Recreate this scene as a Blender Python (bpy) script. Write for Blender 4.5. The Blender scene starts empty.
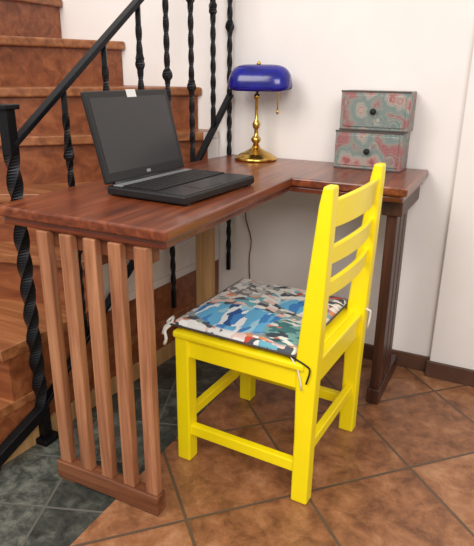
import bpy, bmesh, math, random
from mathutils import Vector, Matrix
random.seed(7)
scene=bpy.context.scene
scene.view_settings.view_transform='Standard'

# ---------------------------------------------------------------- materials
def srgb(r,g,b):
    f=lambda c:(c/12.92 if c<=.04045 else ((c+.055)/1.055)**2.4)
    return (f(r/255),f(g/255),f(b/255),1)
def newmat(n):
    m=bpy.data.materials.new(n); m.use_nodes=True
    nt=m.node_tree; return m,nt,nt.nodes["Principled BSDF"]
def N(nt,t,**k):
    n=nt.nodes.new(t)
    for a,v in k.items(): setattr(n,a,v)
    return n
def ramp(nt,stops,interp='LINEAR'):
    r=N(nt,'ShaderNodeValToRGB'); cr=r.color_ramp; cr.interpolation=interp
    while len(cr.elements)<len(stops): cr.elements.new(.5)
    for e,(p,c) in zip(cr.elements,stops): e.position=p; e.color=c
    return r
def plain(n,col,rough=.5,metal=0,var=.06,scale=20,bump=0,coat=0):
    m,nt,b=newmat(n); L=nt.links
    tc=N(nt,'ShaderNodeTexCoord'); no=N(nt,'ShaderNodeTexNoise'); no.inputs['Scale'].default_value=scale; no.inputs['Detail'].default_value=5
    L.new(tc.outputs['Object'],no.inputs['Vector'])
    c=srgb(*col); d=tuple(max(0,x*(1-var)) for x in c[:3])+(1,); u=tuple(min(1,x*(1+var)) for x in c[:3])+(1,)
    r=ramp(nt,[(.3,d),(.7,u)]); L.new(no.outputs['Fac'],r.inputs['Fac']); L.new(r.outputs['Color'],b.inputs['Base Color'])
    b.inputs['Roughness'].default_value=rough; b.inputs['Metallic'].default_value=metal; b.inputs['Coat Weight'].default_value=coat
    if bump:
        bp=N(nt,'ShaderNodeBump'); bp.inputs['Strength'].default_value=bump; bp.inputs['Distance'].default_value=.002
        L.new(no.outputs['Fac'],bp.inputs['Height']); L.new(bp.outputs['Normal'],b.inputs['Normal'])
    return m
def wood(n,dark,mid,light,axis='X',rough=.35,scale=1.0,coat=0):
    m,nt,b=newmat(n); L=nt.links
    tc=N(nt,'ShaderNodeTexCoord'); mp=N(nt,'ShaderNodeMapping')
    s={'X':(1.0,18,18),'Y':(18,1.0,18),'Z':(18,18,1.0)}[axis]
    mp.inputs['Scale'].default_value=tuple(v*scale for v in s)
    L.new(tc.outputs['Object'],mp.inputs['Vector'])
    n1=N(nt,'ShaderNodeTexNoise'); n1.inputs['Scale'].default_value=2.2; n1.inputs['Detail'].default_value=8; n1.inputs['Roughness'].default_value=.65; n1.inputs['Distortion'].default_value=.6
    L.new(mp.outputs['Vector'],n1.inputs['Vector'])
    n2=N(nt,'ShaderNodeTexNoise'); n2.inputs['Scale'].default_value=3.5; n2.inputs['Detail'].default_value=3
    L.new(tc.outputs['Object'],n2.inputs['Vector'])
    mi=N(nt,'ShaderNodeMix',data_type='FLOAT'); mi.inputs[0].default_value=.22; L.new(n1.outputs['Fac'],mi.inputs[2]); L.new(n2.outputs['Fac'],mi.inputs[3])
    r=ramp(nt,[(.34,srgb(*dark)),(.5,srgb(*mid)),(.66,srgb(*light))]); L.new(mi.outputs[0],r.inputs['Fac'])
    L.new(r.outputs['Color'],b.inputs['Base Color']); b.inputs['Roughness'].default_value=rough; b.inputs['Coat Weight'].default_value=coat; b.inputs['Coat Roughness'].default_value=.15
    bp=N(nt,'ShaderNodeBump'); bp.inputs['Strength'].default_value=.12; bp.inputs['Distance'].default_value=.002
    L.new(n1.outputs['Fac'],bp.inputs['Height']); L.new(bp.outputs['Normal'],b.inputs['Normal'])
    return m
M_top=wood('desk_polished_wood_y',(74,31,14),(118,57,30),(154,84,48),'Y',.32,coat=.35)
M_topx=wood('desk_polished_wood_x',(70,30,16),(106,48,27),(136,68,40),'X',.3,coat=.35)
M_slat=wood('desk_slat_wood',(116,70,46),(160,106,74),(188,134,98),'Z',.45)
M_str=wood('desk_stretcher_wood',(84,46,28),(118,70,44),(146,94,62),'X',.45)
M_dleg=wood('desk_dark_leg_wood',(40,20,14),(60,32,22),(84,48,34),'Z',.4)
M_lleg=wood('pale_leg_wood',(156,116,72),(182,140,92),(200,158,110),'Z',.5)
M_tread=wood('stair_tread_wood',(108,60,32),(146,90,54),(174,116,74),'X',.35,.8)
M_riser=wood('stair_riser_wood',(98,50,26),(134,74,42),(160,98,60),'X',.4,.6)
M_plaster=plain('white_plaster',(236,230,226),.9,0,.025,6,.15)
M_iron=plain('black_wrought_iron',(20,20,24),.42,.5,.2,60,.3)
M_yel=plain('yellow_paint',(255,230,6),.38,0,.04,8,.1,.2)
M_brass=plain('polished_brass',(206,166,84),.22,1,.12,15)
M_black=plain('laptop_black_plastic',(22,22,24),.38,0,.1,40)
M_key=plain('laptop_key_plastic',(14,14,15),.5,0,.1,60)
M_silver=plain('laptop_brushed_metal',(160,162,166),.3,.4,.05,50)
M_palm=plain('laptop_palmrest_metal',(42,43,46),.35,.5,.06,50)
M_scr=plain('laptop_screen_glass',(52,52,54),.25,0,.03,3)
M_white=plain('white_paper',(235,235,232),.8,0,.03,10)
M_cord=plain('black_cord',(20,20,20),.7)
M_lace=plain('white_lace',(228,225,217),.9,0,.1,150,.5)
M_cable=plain('brown_cable',(110,80,60),.6)
M_felt=plain('dark_edge_band',(84,76,72),.8)
M_back=plain('brown_cushion_backing',(120,84,50),.8,0,.3,80)

m,nt,b=newmat('blue_glass_shade'); b.inputs['Roughness'].default_value=.2; b.inputs['Coat Weight'].default_value=.2; b.inputs['Coat Roughness'].default_value=.15
no=N(nt,'ShaderNodeTexNoise'); no.inputs['Scale'].default_value=4
r=ramp(nt,[(.3,srgb(10,10,100)),(.7,srgb(20,22,142))]); nt.links.new(no.outputs['Fac'],r.inputs['Fac']); nt.links.new(r.outputs['Color'],b.inputs['Base Color'])
M_blue=m
def tilemat(name,cols,size,off,rot,grout,rough=.35,gw=.012,bump=.5,nscale=9):
    m,nt,b=newmat(name); L=nt.links
    tc=N(nt,'ShaderNodeTexCoord'); mp=N(nt,'ShaderNodeMapping'); mp.vector_type='POINT'
    mp.inputs['Rotation'].default_value=(0,0,-rot); mp.inputs['Location'].default_value=(-off[0],-off[1],0)
    L.new(tc.outputs['Object'],mp.inputs['Vector'])
    br=N(nt,'ShaderNodeTexBrick'); br.offset=0; br.squash=1
    br.inputs['Scale'].default_value=1; br.inputs['Brick Width'].default_value=size; br.inputs['Row Height'].default_value=size
    br.inputs['Mortar Size'].default_value=gw/2; br.inputs['Mortar Smooth'].default_value=.3; br.inputs['Bias'].default_value=0
    br.inputs['Color1'].default_value=(.35,.35,.35,1); br.inputs['Color2'].default_value=(.65,.65,.65,1); br.inputs['Mortar'].default_value=(.5,.5,.5,1)
    L.new(mp.outputs['Vector'],br.inputs['Vector'])
    n1=N(nt,'ShaderNodeTexNoise'); n1.inputs['Scale'].default_value=nscale; n1.inputs['Detail'].default_value=10; n1.inputs['Roughness'].default_value=.74; n1.inputs['Distortion'].default_value=.3
    L.new(tc.outputs['Object'],n1.inputs['Vector'])
    ad=N(nt,'ShaderNodeMix',data_type='FLOAT'); ad.inputs[0].default_value=.3
    L.new(n1.outputs['Fac'],ad.inputs[2]); L.new(br.outputs['Color'],ad.inputs[3])
    r=ramp(nt,[(.38,srgb(*cols[0])),(.5,srgb(*cols[1])),(.62,srgb(*cols[2]))]); L.new(ad.outputs[0],r.inputs['Fac'])
    mx=N(nt,'ShaderNodeMix',data_type='RGBA'); L.new(br.outputs['Fac'],mx.inputs[0]); L.new(r.outputs['Color'],mx.inputs[6]); mx.inputs[7].default_value=srgb(*grout)
    L.new(mx.outputs[2],b.inputs['Base Color'])
    b.inputs['Roughness'].default_value=rough
    bp=N(nt,'ShaderNodeBump'); bp.inputs['Strength'].default_value=bump; bp.inputs['Distance'].default_value=.003; bp.invert=True
    L.new(br.outputs['Fac'],bp.inputs['Height']); L.new(bp.outputs['Normal'],b.inputs['Normal'])
    return m
M_terra=tilemat('terracotta_tiles',[(108,68,44),(152,102,68),(182,134,98)],.33,(.03,.01),math.radians(45),(96,76,60),gw=.010,rough=.34,nscale=13)
M_slate=tilemat('slate_tiles',[(36,40,38),(68,72,66),(116,118,108)],.20,(.05,.02),math.radians(20),(98,98,90),.4,.008,.6,20)
M_base=plain('baseboard_ceramic',(86,58,44),.35,0,.3,14)

# cushion print: flower at the back left, pale blue boats in the middle, orange / teal scraps
m,nt,b=newmat('printed_cushion_fabric'); L=nt.links
tc=N(nt,'ShaderNodeTexCoord')
def vor(scale,rot,sc,feat='F1'):
    n0=N(nt,'ShaderNodeTexNoise'); n0.inputs['Scale'].default_value=14; L.new(tc.outputs['Object'],n0.inputs['Vector'])
    vm=N(nt,'ShaderNodeMix',data_type='VECTOR'); vm.inputs[0].default_value=.03; L.new(tc.outputs['Object'],vm.inputs[4]); L.new(n0.outputs['Color'],vm.inputs[5])
    mp=N(nt,'ShaderNodeMapping'); mp.inputs['Scale'].default_value=sc; mp.inputs['Rotation'].default_value=(0,0,rot); L.new(vm.outputs[1],mp.inputs['Vector'])
    vo=N(nt,'ShaderNodeTexVoronoi'); vo.distance='MANHATTAN' if feat=='F1' else 'EUCLIDEAN'; vo.feature=feat; vo.inputs['Scale'].default_value=scale; L.new(mp.outputs['Vector'],vo.inputs['Vector']); return vo
def disc(cx,cy,r0,soft,sc=(1,1)):
    mp=N(nt,'ShaderNodeMapping'); mp.vector_type='TEXTURE'; mp.inputs['Location'].default_value=(cx,cy,0); mp.inputs['Scale'].default_value=(sc[0],sc[1],1); L.new(tc.outputs['Object'],mp.inputs['Vector'])
    s_=N(nt,'ShaderNodeSeparateXYZ'); L.new(mp.outputs['Vector'],s_.inputs[0]); c_=N(nt,'ShaderNodeCombineXYZ'); L.new(s_.outputs[0],c_.inputs[0]); L.new(s_.outputs[1],c_.inputs[1])
    ln=N(nt,'ShaderNodeVectorMath',operation='LENGTH'); L.new(c_.outputs[0],ln.inputs[0])
    mr=N(nt,'ShaderNodeMapRange'); mr.inputs[1].default_value=r0; mr.inputs[2].default_value=r0+soft; mr.inputs[3].default_value=1; mr.inputs[4].default_value=0; L.new(ln.outputs['Value'],mr.inputs[0]); return mr.outputs[0]
def mixc(f,a,b_,mode='MIX'):
    x=N(nt,'ShaderNodeMix',data_type='RGBA',blend_type=mode)
    if hasattr(f,'links'): L.new(f,x.inputs[0])
    else: x.inputs[0].default_value=f
    L.new(a,x.inputs[6]); L.new(b_,x.inputs[7]); return x.outputs[2]
def cells(scale,rot,sc,stops,ch=0):
    v=vor(scale,rot,sc); s_=N(nt,'ShaderNodeSeparateColor'); L.new(v.outputs['Color'],s_.inputs[0]); r=ramp(nt,stops,'CONSTANT'); L.new(s_.outputs[ch],r.inputs['Fac']); return r.outputs['Color']
scr=cells(38,.8,(1,1.5,.2),[(0,srgb(78,84,92)),(.12,srgb(232,230,226)),(.36,srgb(150,160,158)),(.5,srgb(224,146,98)),(.6,srgb(232,200,190)),(.7,srgb(110,178,196)),(.8,srgb(244,242,238)),(.95,srgb(200,80,62))],1)
blu=cells(17,.6,(2.4,.9,.2),[(0,srgb(64,134,204)),(.25,srgb(104,182,226)),(.5,srgb(240,244,246)),(.72,srgb(164,212,232)),(.9,srgb(44,88,150))])
gry=cells(52,.2,(1,1,.2),[(0,srgb(130,128,128)),(.25,srgb(200,197,195)),(.55,srgb(236,234,232)),(.92,srgb(84,82,86))],2)
tea=cells(30,-.4,(1,2.2,.2),[(0,srgb(64,120,124)),(.3,srgb(122,172,170)),(.55,srgb(226,228,220)),(.78,srgb(60,74,84)),(.9,srgb(218,122,84))],0)
c=mixc(disc(-.06,-.10,.085,.01,(1.5,.9)),scr,blu)
c=mixc(disc(.10,-.11,.055,.01,(1.2,1.3)),c,tea)
c=mixc(disc(.06,.06,.045,.01,(1.5,.9)),c,blu)
c=mixc(disc(-.13,.11,.068,.006),c,gry)
L.new(c,b.inputs['Base Color']); b.inputs['Roughness'].default_value=.85
M_cush=m
# drawer box print: muted turquoise-grey ground, faded pink rosettes
m,nt,b=newmat('ornate_printed_paper'); L=nt.links
tc=N(nt,'ShaderNodeTexCoord')
vo=N(nt,'ShaderNodeTexVoronoi'); vo.inputs['Scale'].default_value=14; L.new(tc.outputs['Object'],vo.inputs['Vector'])
no=N(nt,'ShaderNodeTexNoise'); no.inputs['Scale'].default_value=30; no.inputs['Detail'].default_value=9; no.inputs['Roughness'].default_value=.78; L.new(tc.outputs['Object'],no.inputs['Vector'])
mi=N(nt,'ShaderNodeMix',data_type='FLOAT'); mi.inputs[0].default_value=.5; L.new(vo.outputs['Distance'],mi.inputs[2]); L.new(no.outputs['Fac'],mi.inputs[3])
r=ramp(nt,[(.31,srgb(156,88,92)),(.38,srgb(182,146,140)),(.44,srgb(164,166,156)),(.50,srgb(116,138,136)),(.56,srgb(146,152,144)),(.63,srgb(160,108,108))]); L.new(mi.outputs[0],r.inputs['Fac'])
ms=N(nt,'ShaderNodeMath',operation='MULTIPLY'); ms.inputs[1].default_value=95; L.new(vo.outputs['Distance'],ms.inputs[0])
sn=N(nt,'ShaderNodeMath',operation='SINE'); L.new(ms.outputs[0],sn.inputs[0])
r2=ramp(nt,[(.1,srgb(206,196,192)),(.7,srgb(255,252,250))]); L.new(sn.outputs[0],r2.inputs['Fac'])
L.new(mixc(.6,r.outputs['Color'],r2.outputs['Color'],'MULTIPLY'),b.inputs['Base Color']); b.inputs['Roughness'].default_value=.5
M_print=m

# ---------------------------------------------------------------- geometry helpers
def empty(name,loc=(0,0,0),rz=0):
    e=bpy.data.objects.new(name,None); e.location=loc; e.rotation_euler=(0,0,rz); e.empty_display_size=.05
    scene.collection.objects.link(e); return e
def finish(bm,name,mat,parent=None,bevel=0,smooth=False,seg=2,extra=()):
    me=bpy.data.meshes.new(name); bmesh.ops.recalc_face_normals(bm,faces=bm.faces); bm.to_mesh(me); bm.free()
    o=bpy.data.objects.new(name,me); scene.collection.objects.link(o)
    me.materials.append(mat)
    for e in extra: me.materials.append(e)
    if parent: o.parent=parent
    if smooth:
        for p in me.polygons: p.use_smooth=True
    if bevel:
        md=o.modifiers.new('bevel','BEVEL'); md.width=bevel; md.segments=seg; md.limit_method='ANGLE'; md.angle_limit=math.radians(40)
    return o
def box(name,a,b_,mat,parent=None,bevel=.003):
    bm=bmesh.new(); bmesh.ops.create_cube(bm,size=1)
    for v in bm.verts:
        v.co=Vector([(a[i]+b_[i])/2+v.co[i]*(b_[i]-a[i]) for i in range(3)])
    return finish(bm,name,mat,parent,bevel)
def beam(name,p0,p1,w,d,mat,parent=None,bevel=.002,up=(0,0,1)):
    p0=Vector(p0);p1=Vector(p1);ax=(p1-p0).normalized(); u=Vector(up)
    if abs(ax.dot(u))>.95: u=Vector((0,1,0))
    s=ax.cross(u).normalized(); t=s.cross(ax).normalized()
    bm=bmesh.new(); vs=[]
    for P in (p0,p1):
        for a,b_ in ((-1,-1),(1,-1),(1,1),(-1,1)): vs.append(bm.verts.new(P+s*a*w/2+t*b_*d/2))
    for f in ((0,1,2,3),(7,6,5,4),(0,4,5,1),(1,5,6,2),(2,6,7,3),(3,7,4,0)): bm.faces.new([vs[i] for i in f])
    return finish(bm,name,mat,parent,bevel)
def prism(name,poly,z0,z1,mat,parent=None,bevel=.003,extra=(),matfn=None):
    bm=bmesh.new(); lo=[bm.verts.new((x,y,z0)) for x,y in poly]; hi=[bm.verts.new((x,y,z1)) for x,y in poly]
    bm.faces.new(lo[::-1]); bm.faces.new(hi); n=len(poly)
    for i in range(n):
        f=bm.faces.new([lo[i],lo[(i+1)%n],hi[(i+1)%n],hi[i]])
        if matfn and matfn(i): f.material_index=1
    return finish(bm,name,mat,parent,bevel,extra=extra)
def lathe(name,prof,mat,parent=None,c=(0,0,0),n=40):
    bm=bmesh.new(); rings=[]
    for r_,z in prof:
        rings.append([bm.verts.new((c[0]+max(r_,1e-5)*math.cos(2*math.pi*i/n),c[1]+max(r_,1e-5)*math.sin(2*math.pi*i/n),c[2]+z)) for i in range(n)])
    for a,b_ in zip(rings,rings[1:]):
        for i in range(n): bm.faces.new([a[i],a[(i+1)%n],b_[(i+1)%n],b_[i]])
    bm.faces.new(rings[0][::-1]); bm.faces.new(rings[-1])
    return finish(bm,name,mat,parent,0,True)
def tube(name,pts,r_,mat,parent=None,n=8,smooth=3):
    P=[Vector(p) for p in pts]
    if smooth>1 and len(P)>2:
        Q=[]; E=[P[0]*2-P[1]]+P+[P[-1]*2-P[-2]]
        for i in range(1,len(E)-2):
            for k in range(smooth):
                t=k/smooth;a,b_,c,d=E[i-1:i+3]
                Q.append(.5*((2*b_)+(c-a)*t+(2*a-5*b_+4*c-d)*t*t+(3*b_-a-3*c+d)*t**3))
        Q.append(P[-1]); P=Q
    bm=bmesh.new(); rings=[]; prev=None
    for i,p in enumerate(P):
        t=(P[min(i+1,len(P)-1)]-P[max(i-1,0)]).normalized()
        if prev is None: u=t.orthogonal().normalized()
        else:
            u=(prev-t*prev.dot(t)).normalized()
        prev=u; w=t.cross(u)
        rings.append([bm.verts.new(p+(u*math.cos(2*math.pi*k/n)+w*math.sin(2*math.pi*k/n))*r_) for k in range(n)])
    for a,b_ in zip(rings,rings[1:]):
        for k in range(n): bm.faces.new([a[k],a[(k+1)%n],b_[(k+1)%n],b_[k]])
    bm.faces.new(rings[0][::-1]); bm.faces.new(rings[-1])
    return finish(bm,name,mat,parent,0,True)
def twisted(name,x,y,z0,z1,r_,mat,parent,knots=(),pitch=.055,plain_end=.07):
    bm=bmesh.new(); rings=[]; n=max(8,int((z1-z0)/.008)); ang=math.pi/4
    for i in range(n+1):
        z=z0+(z1-z0)*i/n
        if z0+plain_end<z<z1-plain_end: ang+=(z1-z0)/n/pitch*math.pi/2
        rr=r_*1.414
        for kz in knots:
            d=abs(z-kz)/.018
            if d<1: rr=max(rr,r_*1.414+.008*math.sqrt(1-d*d))
        rings.append([bm.verts.new((x+rr*math.cos(ang+k*math.pi/2),y+rr*math.sin(ang+k*math.pi/2),z)) for k in range(4)])
    for a,b_ in zip(rings,rings[1:]):
        for k in range(4): bm.faces.new([a[k],a[(k+1)%4],b_[(k+1)%4],b_[k]])
    bm.faces.new(rings[0][::-1]); bm.faces.new(rings[-1])
    return finish(bm,name,mat,parent,0)

YW=1.10
# ---------------------------------------------------------------- room shell
box('floor',(-.19,-3.2,-.05),(3.2,YW+.12,0),M_terra,None,0)
sf=box('floor_slate',(-3.2,-3.2,-.05),(-.19,YW+.12,0),M_slate,None,0)
box('wall_back',(-3.2,YW,0),(.44,YW+.12,2.7),M_plaster,None,0)
box('wall_right',(.44,YW-.03,0),(3.2,YW+.12,2.7),M_plaster,None,.004)
box('wall_left',(-3.3,-3.2,0),(-3.2,YW+.12,2.7),M_plaster,None,0)
box('baseboard_back',(-.40,YW-.012,0),(.44,YW,.062),M_base,None,.002)
box('baseboard_right',(.432,YW-.045,0),(3.2,YW-.03,.062),M_base,None,.002)

# ---------------------------------------------------------------- staircase
st=empty('staircase',(0,0,0))
def xr(y): return -.60+.135*(y+.3)/1.4
PV=(-1.25,.2); Z=[0,.17,.34,.51,.68,.85,1.01,1.18,1.35,1.52,1.69]
W=YW-.004
def clockpoly(k,off=0):
    if k==1: return [(xr(-.24),-.24-off),(xr(W),W),(-1.9,W),(-1.9,-.24-off)]
    if k==2: return [(xr(.04),.04-off),(xr(W),W),(-1.9,W),(-1.9,-.06-off)]
    if k in (3,4):
        y={3:.37,4:.60}[k]; return [(xr(y),y-off),(xr(W),W),(-1.25,W),(PV[0],PV[1]-off)]
    if k==5: return [(xr(1.02),1.02-off*1.5),(xr(W),W),(-1.25,W),(PV[0]+off,PV[1])]
    if k==6: return [(-.56+off,W),(-1.25,W),(PV[0]+off,PV[1])]
    if k==7: return [(-.92+off,W),(-1.25,W),(PV[0]+off,PV[1])]
    x={8:-1.235,9:-1.53,10:-1.83}[k]; return [(x+off,W),(-2.2,W),(-2.2,.2),(x+off,.2)]
YR={1:(-.24,.06),2:(.04,.39),3:(.37,.62),4:(.60,1.03)}
for k in range(1,11):
    side=(lambda i:i==0) if k in(3,4,5) else None
    prism('riser_%d'%k,clockpoly(k),Z[k-1],Z[k]-.032,M_riser,st,0,extra=(M_plaster,),matfn=side)
    prism('tread_%d'%k,clockpoly(k,.022),Z[k]-.032,Z[k],M_tread,st,.006 if k>5 else .004,extra=(M_plaster,),matfn=(lambda i:i==0) if k in(2,3,4,5) else None)
    if k in YR and k>1:
        y0,y1=YR[k]; prism('tread_end_%d'%k,[(xr(y0)+.0,y0-.022),(xr(y0)+.004,y0-.022),(xr(y1)+.004,y1),(xr(y1),y1)],Z[k]-.033,Z[k]+.0005,M_tread,st,.001)
prism('base_trim',[(-.594,-.24),(-.582,-.24),(-.471,.9),(-.483,.9)],0,.06,M_lleg,st,.001)

# ---------------------------------------------------------------- railing
ra=empty('stair_railing',(0,0,0))
def xl(y):
    b_=-.54+.11*(y-.115)/.945
    return b_ if y<.9 else b_+(y-.9)*.12
def zt(y): return .91+.79*(y-.15)
def zb(y): return .12+.81*(y-.12) if y<.887 else .741+1.27*(y-.887)
twisted('newel_post',xl(.115),.115,0.0,.985,.0145,M_iron,ra,pitch=.075,plain_end=.12)
box('newel_cap',(xl(.115)-.024,.091,.975),(xl(.115)+.024,.139,.988),M_iron,ra,.003)
box('newel_foot',(xl(.115)-.03,.085,0.0),(xl(.115)+.03,.145,.02),M_iron,ra,.004)
beam('handrail',(xl(.12),.12,zt(.12)),(xl(1.07),1.07,zt(1.07)),.03,.014,M_iron,ra)
beam('bottom_rail',(xl(.12),.12,zb(.12)),(xl(.887),.887,zb(.887)),.026,.014,M_iron,ra)
beam('bottom_rail_rise',(xl(.887),.887,zb(.887)),(xl(1.08),1.08,zb(1.08)),.026,.014,M_iron,ra)
beam('bottom_rail_foot',(xl(.12),.12,zb(.12)-.01),(-.55,-.12,.022),.03,.034,M_iron,ra)
for i,y in enumerate((.30,.46,.61,.74,.87,.985,1.075)):
    zz={0:zb(y),1:zb(y),2:zb(y),3:.22,4:zb(y),5:zb(y),6:.28}[i]
    kn=[(zt(y)+zb(y))/2+.06] if i%2 else [(zt(y)+zb(y))/2-.08,(zt(y)+zb(y))/2+.2]
    twisted('baluster_%d'%(i+1),xl(y),y,max(.01,zz),zt(y),.0072,M_iron,ra,knots=kn)

# ---------------------------------------------------------------- desk
dk=empty('corner_desk',(0,0,0))
T=.76
def inset(poly,d):
    n=len(poly); out=[]
    for i in range(n):
        p0=Vector(poly[i-1]);p=Vector(poly[i]);p1=Vector(poly[(i+1)%n])
        a=(p-p0).normalized(); b_=(p1-p).normalized()
        na=Vector((-a.y,a.x)); nb=Vector((-b_.y,b_.x)); m_=(na+nb); m_=m_/(m_.dot(na))
        out.append(tuple(p+m_*d))
    return out
ptop=[(-.495,0),(0,0),(0,.713),(.352,.713),(.352,1.092),(-.405,1.092),(-.495,.40)]
prism('top',ptop,T-.026,T,M_top,dk,.005)
prism('top_moulding',inset(ptop,.012),T-.048,T-.026,M_topx,dk,.007)
for i in range(5):
    x=-.374+i*.0703
    box('slat_%d'%(i+1),(x,.008,.058),(x+.035,.032,T-.048),M_slat,dk,.003)
box('panel_bottom_rail',(-.384,.0,.006),(-.052,.038,.060),M_str,dk,.004)
box('panel_top_cleat',(-.378,.032,T-.09),(-.058,.06,T-.048),M_str,dk,.003)
box('panel_foot_1',(-.378,.004,0),(-.33,.034,.008),M_str,dk,.001)
box('panel_foot_2',(-.10,.004,0),(-.056,.034,.008),M_str,dk,.001)
for i,y in enumerate((.79,.852,.914)):
    box('end_slat_%d'%(i+1),(.285,y,.055),(.318,y+.052,T-.048),M_dleg,dk,.003)
box('end_bottom_rail',(.28,.775,.0),(.323,1.07,.056),M_dleg,dk,.004)
box('end_top_cleat',(.27,.775,T-.10),(.333,1.07,T-.048),M_dleg,dk,.003)
box('rear_leg',(-.405,.80,0),(-.34,.835,T-.048),M_lleg,dk,.003)

# ---------------------------------------------------------------- chair
ch=empty('wooden_chair',(.075,.426,0),-.051)
hx,hy=.181,.185; s=.021
for nm,y in (('near',-hy),('far',hy)):
    box('front_leg_'+nm,(-hx-s,y-s,0),(-hx+s,y+s,.40),M_yel,ch,.004)
    bm=bmesh.new(); st_=[(0,hx-.024,hx+.022),(.20,hx-.023,hx+.023),(.42,hx-.028,hx+.028),(.60,hx-.012,hx+.034),(.80,hx+.007,hx+.039),(.842,hx+.015,hx+.039)]
    R_=[]
    for z,x0,x1 in st_:
        R_.append([bm.verts.new(v) for v in ((x0,y-.019,z),(x1,y-.019,z),(x1,y+.019,z),(x0,y+.019,z))])
    for a,b_ in zip(R_,R_[1:]):
        for k in range(4): bm.faces.new([a[k],a[(k+1)%4],b_[(k+1)%4],b_[k]])
    bm.faces.new(R_[0][::-1]); bm.faces.new(R_[-1])
    finish(bm,'back_post_'+nm,M_yel,ch,.005)
    box('side_apron_'+nm,(-hx,y-.014,.335),(hx,y+.014,.392),M_yel,ch,.003)
    box('side_stretcher_'+nm,(-hx,y-.011,.085),(hx,y+.011,.118),M_yel,ch,.003)
box('front_apron',(-hx-.014,-hy,.335),(-hx+.014,hy,.392),M_yel,ch,.003)
box('back_apron',(hx-.014,-hy,.335),(hx+.014,hy,.392),M_yel,ch,.003)
box('front_stretcher',(-hx-.011,-hy,.125),(-hx+.011,hy,.155),M_yel,ch,.003)
box('back_stretcher',(hx-.011,-hy,.135),(hx+.011,hy,.165),M_yel,ch,.003)
box('seat',(-hx-.026,-hy-.026,.390),(hx-.004,hy+.026,.410),M_yel,ch,.006)
box('seat_rear',(hx-.006,-hy+.018,.390),(hx+.02,hy-.018,.410),M_yel,ch,.004)
def bowed(name,z0,z1,xa,bow,th=.014):
    bm=bmesh.new(); R_=[]
    for i in range(13):
        t=-1+2*i/12; y=t*(hy-.012); o=bow*(1-t*t); crest=.006*(1-t*t)
        R_.append([bm.verts.new(v) for v in ((xa(z0)+o,y,z0),(xa(z0)+o+th,y,z0),(xa(z1)+o+th,y,z1+crest),(xa(z1)+o,y,z1+crest))])
    for a,b_ in zip(R_,R_[1:]):
        for k in range(4): bm.faces.new([a[k],a[(k+1)%4],b_[(k+1)%4],b_[k]])
    bm.faces.new(R_[0][::-1]); bm.faces.new(R_[-1])
    finish(bm,name,M_yel,ch,.003)
xa=lambda z: hx-.006+(z-.42)/.405*.025
bowed('back_rail_top',.742,.806,xa,.018)
bowed('back_rail_middle',.652,.694,xa,.018)
bowed('back_rail_lower',.568,.606,xa,.018)
# cushion
cu=empty('seat_cushion',(.075,.426,.4105),-.051)
bm=bmesh.new(); nx=30; grid={}
a0,a1,b0,b1=-hx-.035,hx-.030,-hy-.02,hy+.02
for side in (1,-1):
    for i in range(nx+1):
        for j in range(nx+1):
            u=i/nx;v=j/nx
            e=min(u,1-u,v,1-v)*2; h=.014*(1-(1-min(1,e*4.5))**2.2)**.5 if e<.222 else .014
            z=.0145+side*h
            if side==1: z+=(.004*math.sin(u*9+v*3)*math.sin(v*8)+.0015*math.sin(u*31+v*11))*min(1,e*4)
            edge=(i in(0,nx) or j in(0,nx))
            if edge and side==-1: grid[(side,i,j)]=grid[(1,i,j)]; continue
            grid[(side,i,j)]=bm.verts.new((a0+(a1-a0)*u,b0+(b1-b0)*v,z))
for side in (1,-1):
    for i in range(nx):
        for j in range(nx): bm.faces.new([grid[(side,i,j)],grid[(side,i+1,j)],grid[(side,i+1,j+1)],grid[(side,i,j+1)]])
finish(bm,'pad',M_cush,cu,0,True)
tube('piping',[(a0,b0,.0145),(a1,b0,.0145),(a1,b1,.0145),(a0,b1,.0145),(a0,b0,.0145)],.003,M_felt,cu,smooth=1)
tube('tie_lace',[(a0+.002,b0+.004,.014),(a0-.012,b0-.008,-.004),(a0-.006,b0-.012,-.025),(a0-.014,b0-.01,-.045)],.0045,M_lace,cu)
tube('tie_lace_2',[(a0-.006,b0+.006,.012),(a0-.020,b0+.004,.0),(a0-.024,b0-.002,-.02)],.004,M_lace,cu)
tube('tie_bow',[(a0+.004,b0+.002,.018),(a0-.01,b0+.03,.022),(a0-.018,b0+.012,.012),(a0+.002,b0+.0,.018)],.0035,M_lace,cu)
tube('tie_cord_near',[(a1-.01,b0,.012),(hx+.0,-hy-.023,.0),(hx+.012,-hy-.023,-.012),(hx+.004,-hy-.023,-.05)],.0022,M_cord,cu)
tube('tie_cord_near_2',[(a1-.01,b0,.012),(hx-.018,-hy-.024,-.02),(hx-.006,-hy-.024,-.07)],.002,M_lace,cu)
tube('tie_cord_far',[(a1-.005,b1-.01,.014),(hx+.034,hy-.012,.012),(hx+.042,hy-.01,-.0),(hx+.036,hy-.005,-.05)],.003,M_lace,cu)

# ---------------------------------------------------------------- laptop (local: +X toward user, hinge at -X)
lp=empty('laptop_computer',(-.190,.385,T),math.radians(-4))
w,d=.174,.125
box('base',(-d,-w,.004),(d,w,.026),M_black,lp,.005)
box('palm_rest',(.035,-w+.006,.0255),(d-.004,w-.006,.0275),M_palm,lp,.001)
box('touchpad',(.048,-.075,.027),(.108,.025,.0285),M_black,lp,.001)
box('keyboard_well',(-.082,-w+.012,.0255),(.033,w-.012,.027),M_black,lp,.001)
box('speaker_strip',(-d+.012,-w+.012,.0255),(-.084,w-.012,.0278),M_silver,lp,.001)
for rr in range(6):
    bm=bmesh.new()
    for c in range(18):
        x0=-.079+rr*.0185; y0=-w+.013+c*.0179
        g=bmesh.ops.create_cube(bm,size=1)
        for v in g['verts']: v.co=Vector((x0+.008+v.co.x*.0155,y0+.008+v.co.y*.0152,.0285+v.co.z*.003))
    finish(bm,'keys_row_%d'%(rr+1),M_key,lp,.0008)
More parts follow.
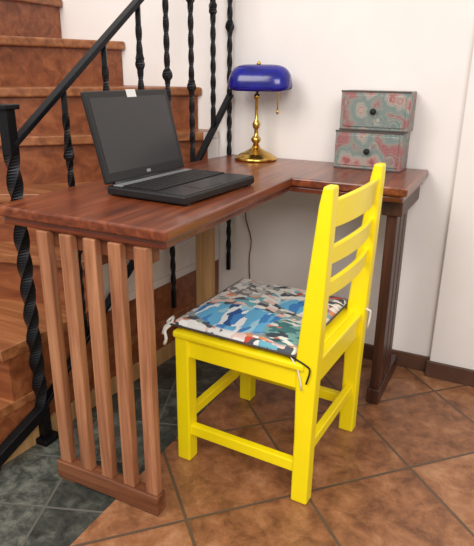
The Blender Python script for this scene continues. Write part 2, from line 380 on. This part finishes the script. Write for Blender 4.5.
for i,(x,y) in enumerate(((-.11,-.15),(.11,-.15),(-.11,.15),(.11,.15))):
    box('foot_%d'%(i+1),(x-.01,y-.01,0),(x+.01,y+.01,.005),M_black,lp,.001)
al=math.radians(15.5); hz=.030; Hs=.238
def sp_(u,y,n):
    return (-d+.004-math.sin(al)*u+math.cos(al)*n, y, hz+math.cos(al)*u+math.sin(al)*n)
def slab(name,u0,u1,y0,y1,n0,n1,mat,bev):
    bm=bmesh.new(); vs=[bm.verts.new(sp_(u,y,n)) for n in (n0,n1) for u,y in ((u0,y0),(u0,y1),(u1,y1),(u1,y0))]
    for f in ((0,1,2,3),(7,6,5,4),(0,4,5,1),(1,5,6,2),(2,6,7,3),(3,7,4,0)): bm.faces.new([vs[i] for i in f])
    finish(bm,name,mat,lp,bev)
slab('lid',0,Hs,-w,w,-.012,0,M_black,.004)
slab('screen',.026,Hs-.018,-w+.016,w-.016,-.001,.0008,M_scr,0)
slab('sticker',Hs-.020,Hs+.001,-.012,.026,.0002,.0014,M_white,0)
slab('logo',.010,.018,-.008,.008,.0002,.0010,M_silver,0)
tube('hinge',[(-d+.002,-w+.03,.026),(-d+.002,w-.03,.026)],.007,M_black,lp,n=12,smooth=1)

# ---------------------------------------------------------------- banker lamp
la=empty('bankers_lamp',(-.260,1.005,T),math.radians(12))
lathe('base',[(.078,0),(.080,.006),(.076,.012),(.066,.016),(.060,.022),(.045,.028),(.030,.036),(.018,.042),(.014,.050)],M_brass,la)
lathe('stem',[(.012,.048),(.010,.06),(.016,.066),(.019,.074),(.014,.082),(.008,.088),(.007,.11),(.012,.116),(.015,.128),(.010,.138),(.006,.146),(.0055,.215),(.011,.22),(.011,.23),(.006,.235)],M_brass,la,n=24)
tube('yoke',[(0,0,.23),(.0,.012,.25),(0,.03,.28),(0,.03,.31),(0,.0,.335)],.0045,M_brass,la)
L2=.116; bm=bmesh.new(); R_=[]; nu=28; nv=16
for i in range(nu+1):
    u=-1+2*i/nu; k=(max(0,1-abs(u)**5))**.5; k=max(k,.02); row=[]
    for j in range(nv+1):
        a=math.radians(-14+208*j/nv)
        row.append(bm.verts.new((L2*u+.012,.062*k*math.cos(a)-.006,.262+.072*k*math.sin(a))))
    R_.append(row)
for a,b_ in zip(R_,R_[1:]):
    for j in range(nv): bm.faces.new([a[j],a[j+1],b_[j+1],b_[j]])
sh=finish(bm,'shade',M_blue,la,0,True); md=sh.modifiers.new('s','SOLIDIFY'); md.thickness=.004
box('socket_bar',(-.05,-.01,.268),(.06,.006,.283),M_brass,la,.004)
lathe('finial',[(.004,.331),(.007,.335),(.006,.341),(.001,.345)],M_brass,la,c=(.006,-.004,0),n=20)
tube('pull_chain',[(.078,-.01,.275),(.079,-.012,.24),(.079,-.012,.18)],.0022,M_brass,la)
lathe('chain_knob',[(.001,.165),(.005,.17),(.005,.178),(.001,.184)],M_brass,la,c=(.079,-.012,0),n=14)

# ---------------------------------------------------------------- drawer box
db=empty('drawer_box',(.165,1.035,T),0)
def tier(p,z0,z1,x0,x1,y0,y1):
    box(p+'_body',(x0,y0,z0),(x1,y1,z1),M_print,db,.003)
    box(p+'_drawer',(x0+.012,y0-.004,z0+.012),(x1-.012,y0+.002,z1-.012),M_print,db,.003)
    for n_,(a,b_) in (('top',((x0-.001,z1-.005),(x1+.001,z1+.001))),('bottom',((x0-.001,z0),(x1+.001,z0+.005)))):
        box(p+'_edge_'+n_,(a[0],y0-.0015,a[1]),(b_[0],y0+.003,b_[1]),M_felt,db,.001)
    cx=(x0+x1)/2
    o=lathe(p+'_knob',[(.003,0),(.003,.006),(.010,.010),(.010,.014),(.004,.018)],M_cord,db,n=20)
    o.rotation_euler=(math.radians(90),0,0); o.location=(cx,y0-.004,(z0+z1)/2)
tier('lower',0,.126,-.115,.112,-.058,.055)
tier('upper',.1275,.254,-.106,.120,-.050,.055)

# ---------------------------------------------------------------- cable on wall
cb=tube('power_cable',[(-.375,1.085,.70),(-.345,1.088,.58),(-.335,1.09,.50),(-.31,1.088,.42),(-.318,1.09,.34),(-.315,1.09,.25)],.0025,M_cable)

# ---------------------------------------------------------------- light
wd=bpy.data.worlds.new('w'); scene.world=wd; wd.use_nodes=True
bg=wd.node_tree.nodes['Background']; bg.inputs[0].default_value=(1,.975,.965,1); bg.inputs[1].default_value=.62
def area(n,loc,tgt,sx,sy,e,col):
    l=bpy.data.lights.new(n,'AREA'); l.shape='RECTANGLE'; l.size=sx; l.size_y=sy; l.energy=e; l.color=col
    o=bpy.data.objects.new(n,l); o.location=loc; o.rotation_euler=(Vector(tgt)-Vector(loc)).to_track_quat('-Z','Y').to_euler(); scene.collection.objects.link(o)
area('window_light',(1.6,-2.2,2.5),(0,.6,.5),1.6,1.4,66,(1,.96,.91))
area('room_light',(-.8,-1.3,2.6),(-.4,1,.8),1.3,1.3,44,(1,.95,.89))

# ---------------------------------------------------------------- camera
cam=bpy.data.cameras.new('camera'); co=bpy.data.objects.new('camera',cam); scene.collection.objects.link(co)
yaw,pit,rol,f=-.458,.342,.011,568.3
fw=Vector((math.sin(yaw)*math.cos(pit),math.cos(yaw)*math.cos(pit),-math.sin(pit)))
rt=Vector((math.cos(yaw),-math.sin(yaw),0)); up=rt.cross(fw)
r2=rt*math.cos(rol)+up*math.sin(rol); u2=-rt*math.sin(rol)+up*math.cos(rol)
mt=Matrix((r2,u2,-fw)).transposed().to_4x4(); mt.translation=Vector((.629,-.945,1.072))
co.matrix_world=mt
cam.sensor_fit='VERTICAL'; cam.sensor_height=36; cam.lens=f/546*36; cam.clip_start=.02
scene.camera=co
